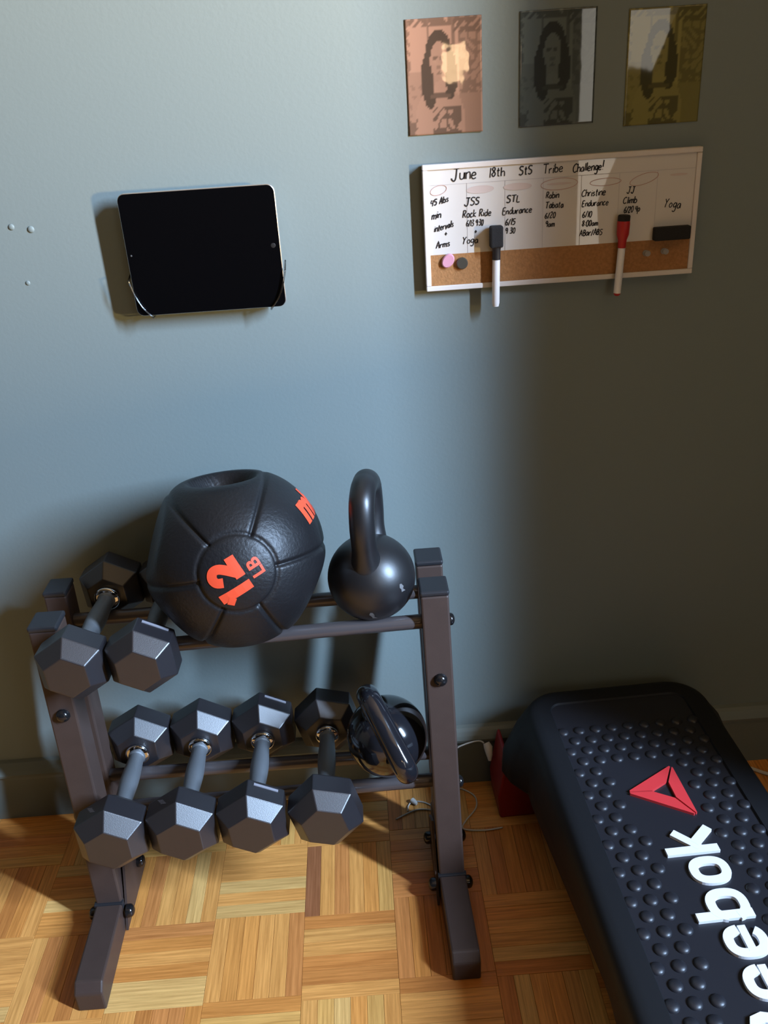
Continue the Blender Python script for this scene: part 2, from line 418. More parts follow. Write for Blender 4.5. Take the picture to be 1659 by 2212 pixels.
def make_dumbbell(loc, rot, yaw, label, marks=0, AP=.0525):
    d = thing('hex_dumbbell', label, 'dumbbell', (0, 0, 0), DB_GROUP)
    hs = []
    for y0, y1 in ((-HH, -HH-HL), (HH, HH+HL)):
        h = from_bm('head', head_bm(y0, y1, math.radians(rot), AP), M_rub, d); hs.append(h)
        a = math.radians(rot); n = Vector((math.cos(PI/3+a), 0, math.sin(PI/3+a))); tdir = Vector((-n.z, 0, n.x))
        if marks == 1:                   # narrow moulded label bar on the upper right face
            bm = bmesh.new(); c = n*AP+Vector((0, (y0+y1)/2+.010, 0)); ex = -tdir*.020; ey = Vector((0, .0022, 0))
            vs = [c-ex-ey, c+ex-ey, c+ex+ey, c-ex+ey]; q = [bm.verts.new(p) for p in vs]+[bm.verts.new(p+n*.0012) for p in vs]
            for f in ((3, 2, 1, 0), (4, 5, 6, 7), (0, 1, 5, 4), (1, 2, 6, 5), (2, 3, 7, 6), (3, 0, 4, 7)): bm.faces.new([q[k] for k in f])
            from_bm('raised_bar', bm, M_scuff2, h)
        if marks == 2 and y0 < 0:        # worn strokes on the upper left face
            nl = Vector((math.cos(2*PI/3+a), 0, math.sin(2*PI/3+a))); tl = Vector((-nl.z, 0, nl.x)); bm = bmesh.new()
            for k in range(4):
                c = nl*(AP+.0004)+Vector((0, (y0+y1)/2-.004+.004*k, 0))+tl*(-.004+.003*k)
                e = (tl*.006+Vector((0, .003, 0))); wv = Vector((0, .0005, 0))-tl*.0003
                bm.faces.new([bm.verts.new(p) for p in (c-e-wv, c+e-wv, c+e+wv, c-e+wv)])
            from_bm('scratch', bm, M_scuff2, h)
    prof = [(-HH, .0145), (-HH+.012, .0145), (-HH+.016, .0128), (-.035, .0138), (0, .0155), (.035, .0138), (HH-.016, .0128), (HH-.012, .0145), (HH, .0145)]
    P = catmull([(0, y, r) for y, r in prof], 4)
    from_bm('handle', tube(bmesh.new(), [(0, p.y, 0) for p in P], [p.z for p in P], 24, cap=False), M_grip, d, smooth=True)
    for sgn in (-1, 1):
        bm = bmesh.new(); ys = [(.0, .0185), (.0015, .0205), (.0065, .0205), (.008, .0185), (.009, .0145)]
        tube(bm, [(0, sgn*(HH-y), 0) for y, r in ys], [r for y, r in ys], 28, cap=False)
        from_bm('collar', bm, M_chrome, d, smooth=True)
    d.location = loc; d.rotation_euler = (0, 0, math.radians(yaw))
    return d
M_scuff2 = mat('worn_mark', (.28, .27, .30), .5)
ZD, ZU = .2325, .5272
make_dumbbell((-.4365, -.196, ZD), 1, 0, 'leftmost black hex dumbbell on the lower tier, against the left post', 2)
make_dumbbell((-.3285, -.190, ZD), 1, 0, 'second black hex dumbbell from the left on the lower tier of the rack', 2)
make_dumbbell((-.2195, -.187, ZD), 3, 0, 'third black hex dumbbell from the left on the lower tier, raised bars on its heads', 1)
make_dumbbell((-.1060, -.184, ZD), 15, 0, 'lower-tier black hex dumbbell next to the glossy kettlebell, turned to sit flatter than its neighbours')
make_dumbbell((-.4420, -.158, ZU), 3, -1.5, 'black hex dumbbell on the top tier above the left rack post', 0, .0478)
make_dumbbell((-.3440, -.154, ZU), 3, -1, 'black hex dumbbell on the top tier tucked against the medicine ball', 1, .0478)

# ------------------------------------------------------------------ medicine ball
BC = Vector((-.211, -.159, .6235)); BR = .1375
pole = Vector((.165, -.943, .290)).normalized()
e1 = (Vector((1, 0, 0))-pole*pole.x).normalized(); e2 = pole.cross(e1)
if e2.z < 0: e2 = -e2
SEAMS = [math.radians(a) for a in (66, 4, -62, 131, 190, 244)]
def dirv(az, th): return math.cos(th)*pole+math.sin(th)*(math.cos(az)*e1+math.sin(az)*e2)
HOLE = Vector((-.05, .20, .978)).normalized()
FLATS = [(HOLE, .885), (dirv(math.radians(-30), math.radians(88)), .90), (dirv(math.radians(161), math.radians(84)), .885), (dirv(math.radians(217), math.radians(86)), .94),
         (Vector((0, 0, -1)), (BC.z-.5125)/BR)]
def ball_r(D):
    D = np.asarray(D, float); P = np.array(pole)
    ct = np.clip(D@P, -1, 1); th = np.degrees(np.arccos(ct)); az = np.arctan2(D@np.array(e2), D@np.array(e1))
    r = np.full(len(D), BR)
    sd = np.full(len(D), 9.0)
    for s in SEAMS:
        da = np.abs((az-s+PI) % (2*PI)-PI); sd = np.minimum(sd, da*np.sin(np.radians(th)))
    seam = np.exp(-(sd/.022)**2)*(th > 24)
    bulge = np.clip(np.minimum(sd, .35)/.35, 0, 1)
    r = r*(1+.016*(1-(1-bulge)**2)*np.clip((th-24)/30, 0, 1)-.008)
    for n, d in FLATS:
        c = D@np.array(n); lim = np.where(c > .3, BR*d/np.maximum(c, .3), 9)
        k = 420.0
        r = -np.log(np.exp(-k*r)+np.exp(-k*np.minimum(lim, .5)))/k
    r -= .0042*seam*np.clip((100-th)/20, .25, 1)
    r -= .0030*np.exp(-((th-24)/1.1)**2)
    ch = np.degrees(np.arccos(np.clip(D@np.array(HOLE), -1, 1)))
    r -= .065/(1+np.exp((ch-21.5)/.45))
    return r
NT, NA = 150, 260
dirs = []
for i in range(NT+1):
    th = PI*i/NT
    for j in range(NA):
        az = 2*PI*j/NA; dirs.append(dirv(az, th))
rr = ball_r([tuple(d) for d in dirs])
v = [BC+d*float(r) for d, r in zip(dirs, rr)]
f = [(i*NA+j, i*NA+(j+1) % NA, (i+1)*NA+(j+1) % NA, (i+1)*NA+j) for i in range(NT) for j in range(NA)]
ball = thing('medicine_ball', 'black rubber medicine ball marked 12 LB in orange, on the top tier of the rack', 'ball', BC)
from_py('body', v, f, M_ball, ball, smooth=True)
def text_mesh(txt, off=.0):
    c = bpy.data.curves.new('lettering', 'FONT'); c.body = txt; c.offset = off; c.resolution_u = 6
    o = bpy.data.objects.new('lettering', c); COL.objects.link(o)
    dg = bpy.context.evaluated_depsgraph_get(); dg.update()
    me = bpy.data.meshes.new_from_object(o.evaluated_get(dg)); bpy.data.objects.remove(o); bpy.data.curves.remove(c)
    bm = bmesh.new(); bm.from_mesh(me); bpy.data.meshes.remove(me)
    bmesh.ops.triangulate(bm, faces=bm.faces)
    for _ in range(2):
        bmesh.ops.subdivide_edges(bm, edges=[e for e in bm.edges if e.calc_length() > .09], cuts=1); bmesh.ops.triangulate(bm, faces=bm.faces)
    return bm
def stroke_text(strokes):
    bm = bmesh.new()
    for si, (pts, w_) in enumerate(strokes):
        P = [(p.x, p.y) for p in catmull([(x, y, 0) for x, y in pts], 5)] if len(pts) > 3 else pts
        if len(P) < 3: P = [(P[0][0]+(P[1][0]-P[0][0])*k/4, P[0][1]+(P[1][1]-P[0][1])*k/4) for k in range(5)]
        n = len(P); L_ = []
        for i in range(n):
            a = Vector(P[max(i-1, 0)]); b = Vector(P[min(i+1, n-1)]); d = (b-a).normalized(); nn = Vector((-d.y, d.x))*w_/2
            L_.append([bm.verts.new((P[i][0]+nn.x*q, P[i][1]+nn.y*q, .00015*si)) for q in (-1, -.33, .33, 1)])
        for a, b in zip(L_, L_[1:]):
            for q in range(3): bm.faces.new((a[q], a[q+1], b[q+1], b[q]))
    return bm
def ball_text(name, txt, anchor, ang, h, off, center, sx=1, er=None):
    """wrap flat lettering over the ball; ang = reading direction, measured in the tangent plane"""
    bm = stroke_text(off) if txt is None else text_mesh(txt, off); a = anchor.normalized()
    tx = (Vector((1, 0, 0))-a*a.x).normalized(); ty = a.cross(tx)
    if ty.z < 0 and abs(ty.z) > .01: ty = -ty
    if er is None: er = math.cos(ang)*tx+math.sin(ang)*ty; eu = -math.sin(ang)*tx+math.cos(ang)*ty
    else: er = (er-a*er.dot(a)).normalized(); eu = a.cross(er)
    D = []
    for vv in bm.verts:
        u = (vv.co.x-center[0])*h*sx; w = (vv.co.y-center[1])*h
        D.append((a*BR+er*u+eu*w).normalized())
    rr = ball_r([tuple(d) for d in D])
    for vv, d, r in zip(bm.verts, D, rr): vv.co = BC+d*(float(r)+.0007+vv.co.z)
    return from_bm(name, bm, M_orange, ball)
ball_text('number_print', None, dirv(math.radians(215), math.radians(6.0)), math.radians(117), .066,
          [([(.20, 0), (.20, .76)], .23), ([(.0, .52), (.12, .63)], .19), ([(.54, .49), (.61, .62), (.74, .65), (.86, .57), (.86, .44), (.75, .30), (.62, .18), (.54, .11)], .22), ([(.45, .11), (.98, .11)], .22)], (.50, .36), .95)
ball_text('unit_print', 'LB', dirv(math.radians(20), math.radians(10.6)), math.radians(117), .026, .03, (.60, .35))
_t = (CAM-BC).normalized(); _rx = Vector((0, 0, 1)).cross(_t).normalized(); _uy = _t.cross(_rx)
_r = (_rx*.755+_uy*.345+_t*.56).normalized()
ball_text('brand_print', 'mb', _r, 0, .062, .06, (.05, .27), 1, er=_rx*.86+_uy*.50)

# ------------------------------------------------------------------ kettlebells
def kettlebell(label, c, r, up, side, hpts, hr, material, flat=.90):
    """round bell with a flat base and a swept handle; up = handle axis, side = handle width axis"""
    up = Vector(up).normalized(); side = (Vector(side)-up*up.dot(Vector(side))).normalized(); fw = up.cross(side)
    k = thing('kettlebell', label, 'kettlebell', c); c = Vector(c)
    bm = bmesh.new(); n = 40; sg = 56; rings = []
    for i in range(n+1):
        th = PI*i/n; z = math.cos(th)*r; q = math.sin(th)*r
        if z < -flat*r: z = -flat*r; q = min(q, math.sqrt(max(0, r*r-z*z)))
        rings.append((q, z))
    prev = None; top = bm.verts.new(c+up*r); bot = bm.verts.new(c-up*flat*r)
    RG = []
    for q, z in rings[1:-1]:
        RG.append([bm.verts.new(c+up*z+q*(math.cos(2*PI*j/sg)*side+math.sin(2*PI*j/sg)*fw)) for j in range(sg)])
    for j in range(sg):
        bm.faces.new((top, RG[0][j], RG[0][(j+1) % sg])); bm.faces.new((bot, RG[-1][(j+1) % sg], RG[-1][j]))
    for a, b in zip(RG, RG[1:]):
        for j in range(sg): bm.faces.new((a[j], b[j], b[(j+1) % sg], a[(j+1) % sg]))
    from_bm('bell', bm, material, k, angle=.7)
    pts = hpts+[(-x, y) for x, y in hpts[-2::-1]]
    P = catmull([c+side*x+up*y for x, y in pts], 8); N = len(P)
    rad = [hr*(1+.45*max(0, 1-min(i, N-1-i)/10)**2) for i in range(N)]
    from_bm('handle', tube(bmesh.new(), P, rad, 28), material, k, angle=1.0)
    return k
ka = kettlebell('black enamelled kettlebell standing upright on the top tier, right of the medicine ball', (-.007, -.150, .5645), .0685, (0, 0, 1), (.17, .98, 0),
           [(-.033, .040), (-.041, .070), (-.046, .105), (-.038, .140), (-.018, .155), (0, .157)], .0190, M_kba, .76)
for nm, pts in (('scuff_mark', [(.62, -.76, .20), (.64, -.75, .12), (.65, -.75, .07), (.68, -.73, .0)]), ('scuff_mark', [(-.06, -.92, -.38), (-.05, -.88, -.46), (-.02, -.84, -.54), (.02, -.80, -.60)])):
    bm = bmesh.new(); c = Vector((-.007, -.150, .5645)); rows = []
    for kx, p in enumerate(pts):
        d = Vector(p).normalized(); sd = d.cross(Vector((0, 0, 1))).normalized()*(.0018+.0022*(kx % 2))
        rows.append((bm.verts.new(c+(d*.0689+sd)), bm.verts.new(c+(d*.0689-sd))))
    for a, b in zip(rows, rows[1:]): bm.faces.new((a[0], a[1], b[1], b[0]))
    from_bm(nm, bm, M_scuff, ka)
kettlebell('glossy black kettlebell lying on the lower tier with its handle towards the viewer', (-.001, -.181, .2745), .0675, (0, -.74, .67), (-.40, .61, .69),
           [(-.036, .040), (-.056, .070), (-.066, .096), (-.055, .114), (-.030, .118), (0, .118)], .0180, M_kbb, .93)

# ------------------------------------------------------------------ exercise step deck
DO = Vector((.412, -.036, 0)); DA = math.radians(1.9)
def dk(x, y, z): return Vector((DO.x+x*math.cos(DA)-y*math.sin(DA), DO.y+x*math.sin(DA)+y*math.cos(DA), z))
def dk_inv(wx, wy):
    x, y = wx-DO.x, wy-DO.y; return (x*math.cos(DA)+y*math.sin(DA), -x*math.sin(DA)+y*math.cos(DA))
deck = thing('step_deck', 'long black exercise step deck with dimpled top, white lettering and red feet', 'exercise step', (.412, -.5, 0))
DW, DL, DZ = .165, 1.02, .235
def rrect(off, rad, n=10):
    """outline of the deck plan grown by off (negative shrinks), rounded corners"""
    pts = []; hx = DW+off; y0 = off; y1 = -DL-off; r = max(.008, rad+off)
    for cx, cy, a0 in ((hx-r, y0-r, 0), (-hx+r, y0-r, 90), (-hx+r, y1+r, 180), (hx-r, y1+r, 270)):
        for k in range(n+1):
            a = math.radians(a0+90*k/n); pts.append((cx+r*math.cos(a), cy+r*math.sin(a)))
    out = []
    for i, p in enumerate(pts):          # add points along the straights
        q = pts[(i+1) % len(pts)]; d = math.dist(p, q); m_ = max(1, int(d/.03))
        for k in range(m_): out.append((p[0]+(q[0]-p[0])*k/m_, p[1]+(q[1]-p[1])*k/m_))
    return out
def endf(y):                              # end housings stand proud of the waist
    e = min(abs(y+.03), abs(y+DL-.03)); return max(0, min(1, (.087-e)/.03))
def waist(y):
    e = min(-y, y+DL); return max(0, min(1, (e-.16)/.34))
bm = bmesh.new(); rings = []
NB = len(rrect(0, .065))
def ring(off, z, extra=0):
    base = rrect(0, .065)
    cx = 0; out = []
    for i, (x, y) in enumerate(base):
        x0, y0 = base[i-1]; x1, y1 = base[(i+1) % NB]; tx, ty = x1-x0, y1-y0; l = math.hypot(tx, ty); nx, ny = ty/l, -tx/l
        o = off+extra*endf(y)*abs(nx)-(.026*waist(y)*abs(nx)*max(0, 1-(z-.1)/.115) if z < .215 else 0); out.append(bm.verts.new(dk(x+nx*o, y+ny*o*(.5 if z < .2 else 1), z)))
    return out
for off, z, ex in ((-.004, .102, .026), (.006, .102, .032), (.011, .109, .034), (.011, .15, .031), (.006, .195, .015), (.003, .212, .004), (-.001, .224, 0), (-.006, .2305, 0), (-.013, .2340, 0), (-.022, DZ, 0), (-.043, DZ, 0), (-.045, DZ-.0035, 0)):
    rings.append(ring(off, z, ex))
for a, b in zip(rings, rings[1:]):
    for j in range(NB): bm.faces.new((a[j], a[(j+1) % NB], b[(j+1) % NB], b[j]))
bm.faces.new(rings[0])
body = from_bm('body', bm, M_deck, deck, angle=.9)
# tread pad with its staggered nubs (moulded in one piece)
bm = bmesh.new(); ring_ = ring(-.0448, DZ-.0034); bm.faces.new(ring_)
from_bm('tread_pad', bm, M_pad, deck)
bm = bmesh.new(); cnt = 0
row = 0; y = -.118
while y > -DL+.07:
    nx = 9 if row % 2 == 0 else 8
    for k in range(nx):
        x = (k-(nx-1)/2)*.0285
        f_ = max(0, min(1, (.345+y)/.12)); blocked = (-.345 < y < -.205) and (-.070 < x < .050)
        if not blocked and (-.047 < x < .050) and (-.73 < y < -.33): blocked = True
        if blocked: continue
        dome(bm, dk(x, y, DZ-.0035), (0, 0, 1), .0098, .0050, seg=16, rings=5)
    y -= .0252; row += 1
o = from_bm('tread_nubs', bm, M_pad, deck, angle=.6); o['kind'] = 'stuff'
# raised white lettering, read from the near end to the far end
def ribbon(bm, pts, wd, z0, z1, closed=False, tf=None):
    P = [Vector((p[0], p[1])) for p in pts]; n = len(P); Ls, Rs = [], []
    for i in range(n):
        a = P[i-1] if (i > 0 or closed) else P[i]; b = P[(i+1) % n] if (i < n-1 or closed) else P[i]
        d1 = (P[i]-a); d2 = (b-P[i])
        if d1.length < 1e-9: d1 = d2
        if d2.length < 1e-9: d2 = d1
        d1 = d1.normalized(); d2 = d2.normalized(); tn = (d1+d2).normalized(); nn = Vector((-tn.y, tn.x))
        c = max(.45, nn.dot(Vector((-d1.y, d1.x)))); Ls.append(P[i]+nn*wd/2/c); Rs.append(P[i]-nn*wd/2/c)
    V = [[bm.verts.new(tf(p.x, p.y, z)) for p in pp] for pp, z in ((Ls, z1), (Rs, z1), (Ls, z0), (Rs, z0))]
    for i in range(n if closed else n-1):
        j = (i+1) % n
        bm.faces.new((V[1][i], V[1][j], V[0][j], V[0][i])); bm.faces.new((V[0][i], V[0][j], V[2][j], V[2][i])); bm.faces.new((V[3][i], V[3][j], V[1][j], V[1][i]))
    if not closed:
        bm.faces.new((V[0][0], V[2][0], V[3][0], V[1][0])); bm.faces.new((V[1][-1], V[3][-1], V[2][-1], V[0][-1]))
def sell(cx, cy, rx, ry, a0, a1, n=28, p=2.5):
    out = []
    for k in range(n+1):
        a = math.radians(a0+(a1-a0)*k/n); c, s = math.cos(a), math.sin(a)
        out.append((cx+rx*math.copysign(abs(c)**(2/p), c), cy+ry*math.copysign(abs(s)**(2/p), s)))
    return out
def letter(name, strokes, u0, wd=.0130):
    bl = []
    bm = bmesh.new()
    for si, (pts, closed, w_) in enumerate(strokes):
        # u runs along +y of the deck (away from the viewer), v (letter up) runs to -x
        ribbon(bm, pts, w_ or wd, DZ-.0036, DZ+.0014+.00015*si, closed, tf=lambda u, v, z: dk(.0397-v, u0+u, z))
    return from_bm(name, bm, M_white, deck)
XH, AS = .057, .077; hw_ = .0065
o_ring = sell(.0235, XH/2, .0235-hw_, XH/2-hw_, 0, 360, 36)[:-1]
letter('letter_k', [([(hw_, 0), (hw_, AS)], 0, None), ([(.010, .0265), (.041, XH-.001)], 0, .0125), ([(.018, .0315), (.0445, .001)], 0, .0138)], -.404)
letter('letter_o', [(o_ring, 1, None)], -.4585)
letter('letter_b', [([(hw_, 0), (hw_, AS)], 0, None), (sell(.0225, XH/2, .0255-hw_, XH/2-hw_, -165, 165, 34), 0, None)], -.5155)
e_st = [(sell(.0240, XH/2, .0240-hw_, XH/2-hw_, 8, 318, 40), 0, None), ([(.008, XH*.46), (.0465, XH*.46)], 0, .0105)]
letter('letter_e', e_st, -.5735); letter('letter_e', e_st, -.6310)
letter('letter_r', [([(hw_, 0), (hw_, AS)], 0, None), ([(.004, AS-hw_), (.028, AS-hw_), (.040, AS-.012), (.043, AS-.022), (.040, AS-.033), (.028, AS-.040), (.010, AS-.040)], 0, None), ([(.024, AS-.042), (.047, .001)], 0, .0145)], -.6935)
# red three-blade emblem
P3 = [dk_inv(.366, -.312), dk_inv(.455, -.259), dk_inv(.459, -.370)]; I3 = [dk_inv(.405, -.3135), dk_inv(.4375, -.294), dk_inv(.4385, -.333)]
for k in range(3):
    a, b, ib, ia = [Vector(p) for p in (P3[k], P3[(k+1) % 3], I3[(k+1) % 3], I3[k])]
    d = (b-a).normalized(); g = .0022
    a2, b2, ib2, ia2 = a+d*g, b-d*g, ib-d*g*1.4, ia+d*g*1.4
    poly = [a2, b2, ib2, ia2]
    # blunt the outer tips
    poly = [a2+(ia2-a2)*.02+d*.004, b2-d*.004, b2+(ib2-b2)*.10, ib2, ia2, a2+(ia2-a2)*.10]
    v = [dk(p.x, p.y, DZ+.0012) for p in poly]+[dk(p.x, p.y, DZ-.0036) for p in poly]; n = len(poly)
    from_py('emblem_blade', v, [tuple(range(n)), tuple(range(2*n-1, n-1, -1))]+[(i, n+i, n+(i+1) % n, (i+1) % n) for i in range(n)], M_logo, deck)
# red feet at the corners
def foot_part(sx, yc):
    t = bmesh.new()
    x0, x1 = (.115, .203); prof_ = [(x0, 0), (x1+.012, 0), (x1+.016, .05), (x1+.008, .098), (x1+.001, .142), (x1-.005, .142), (x1-.008, .100), (x0, .100)]
    n = len(prof_); rs = [[t.verts.new(dk(sx*x, yc+dy, z)) for x, z in prof_] for dy in (-.043, .043)]
    t.faces.new(rs[0]); t.faces.new(rs[1][::-1])
    for k in range(n): t.faces.new((rs[0][k], rs[1][k], rs[1][(k+1) % n], rs[0][(k+1) % n]))
    bmesh.ops.recalc_face_normals(t, faces=t.faces)
    bmesh.ops.bevel(t, geom=t.edges[:], offset=.004, segments=2, profile=.5, affect='EDGES')
    f_ = from_bm('foot', t, M_red, deck); f_['label'] = 'red plastic foot'
for sx in (-1, 1):
    for yc in (-.028, -DL+.03): foot_part(sx, yc)

# ------------------------------------------------------------------ tablet in its wall holder
TX0, TX1, TZ0, TZ1, TY0, TY1 = -.3235, -.1020, .9665, 1.1385, -.030, -.0225
def rr_prism(name, x0, x1, z0, z1, ya, yb, rad, material, parent, inset=0, bev=0):
    pts = []
    for cx, cz, a0 in ((x1-rad, z1-rad, 0), (x0+rad, z1-rad, 90), (x0+rad, z0+rad, 180), (x1-rad, z0+rad, 270)):
        for k in range(7):
            a = math.radians(a0+15*k); pts.append((cx+rad*math.cos(a), cz+rad*math.sin(a)))
    t = bmesh.new(); A = [t.verts.new((x, ya, z)) for x, z in pts]; Bv = [t.verts.new((x, yb, z)) for x, z in pts]; n = len(pts)
    t.faces.new(A); t.faces.new(Bv[::-1])
    for k in range(n): t.faces.new((A[k], Bv[k], Bv[(k+1) % n], A[(k+1) % n]))
    bmesh.ops.recalc_face_normals(t, faces=t.faces)
    if bev:
        bmesh.ops.bevel(t, geom=[e for e in t.edges if e.calc_face_angle(0) > 1], offset=bev, segments=2, profile=.5, affect='EDGES')
    return from_bm(name, t, material, parent, angle=.8)
tab = thing('tablet', 'black-screened tablet with silver edge held on the wall above the rack', 'tablet', (-.213, -.02, 1.05))
rr_prism('shell', TX0, TX1, TZ0, TZ1, TY0+.0015, TY1+.001, .011, M_alu, tab, bev=.0015)
rr_prism('screen_glass', TX0+.0012, TX1-.0012, TZ0+.0012, TZ1-.0012, TY0-.0003, TY0+.0016, .010, M_glass, tab)
from_bm('home_button', dome(bmesh.new(), (-.1125, TY0-.0003, 1.055), (0, -1, 0), .0035, .0003), mat('button_grey', (.018, .018, .018), .4), tab)
from_bm('front_camera', dome(bmesh.new(), (-.3165, TY0-.0003, 1.054), (0, -1, 0), .0013, .0003), mat('lens_grey', (.12, .12, .12), .2), tab)
hold = thing('tablet_holder', 'clear plastic wall bracket gripping the lower corners of the tablet', 'holder', (-.213, 0, .98))
box('back_plate', (-.305, -.0200, .985), (-.12, 0, 1.05), M_clear, hold, .002)
for nm, sx, xe in (('corner_clip', 1, TX0), ('corner_clip', -1, TX1)):
    # side arm rising beside the tablet, lip folded over its front corner
    bm = bmesh.new()
    a = xe-sx*.0005
    zt = TZ0+.062
    tube(bm, catmull([(a-sx*.0022, -.006, zt), (a-sx*.0024, -.031, zt-.008), (a-sx*.0016, -.0335, TZ0+.050), (a+sx*.004, -.0335, TZ0+.030), (a+sx*.012, -.0335, TZ0+.013), (a+sx*.022, -.0335, TZ0+.001), (a+sx*.024, -.031, TZ0-.0022), (a+sx*.024, -.006, TZ0-.0022)], 5), .0013, 10)
    from_bm(nm, bm, M_clear, hold, angle=1)

# lumps where old wall holes were filled
for k, (x, z, r) in enumerate(((-.487, 1.101, .0045), (-.460, 1.096, .005), (-.482, 1.021, .0035))):
    o = from_bm('filler_lump', dome(bmesh.new(), (x, 0, z), (0, -1, 0), r, r*.5, 14, 4), M_wall, bpy.data.objects['wall_back'], angle=1.2)

# ------------------------------------------------------------------ whiteboard with cork strip
BX0, BX1, BZ0, BZ1, BY = .1075, .5085, .9700, 1.1475, -.0150
wb = thing('whiteboard', 'white framed dry-erase board with handwritten challenge schedule and cork strip', 'whiteboard', (.308, 0, 1.06))
box('back_panel', (BX0+.002, -.010, BZ0+.002), (BX1-.002, 0, BZ1-.002), mat('board_back', (.30, .22, .15), .7), wb)
fw = .0075
for a, b in (((BX0, BZ0), (BX1, BZ0+fw)), ((BX0, BZ1-fw), (BX1, BZ1)), ((BX0, BZ0+fw), (BX0+fw, BZ1-fw)), ((BX1-fw, BZ0+fw), (BX1, BZ1-fw))):
    box('frame_strip', (a[0], BY, a[1]), (b[0], -.002, b[1]), M_frame, wb, .0012)
CZ = 1.0225
box('writing_surface', (BX0+fw, BY+.0025, CZ), (BX1-fw, -.009, BZ1-fw), M_board, wb)
box('cork_strip', (BX0+fw, BY+.0022, BZ0+fw), (BX1-fw, -.009, CZ), M_cork, wb)
WY = BY+.0025-.0003
bm = bmesh.new()
def flat(x, z, q): return Vector((x, WY-q, z))
for k in range(1, 7):
    x = BX0+fw+.0005+(BX1-BX0-2*fw)*k/7
    bm.faces.new([bm.verts.new(flat(*p, 0)) for p in ((x-.0004, CZ), (x+.0004, CZ), (x+.0004, 1.1195), (x-.0004, 1.1195))])
bm.faces.new([bm.verts.new(flat(*p, 0)) for p in ((BX0+fw, 1.1191), (BX1-fw, 1.1191), (BX1-fw, 1.1199), (BX0+fw, 1.1199))])
from_bm('printed_grid', bm, M_line, wb)
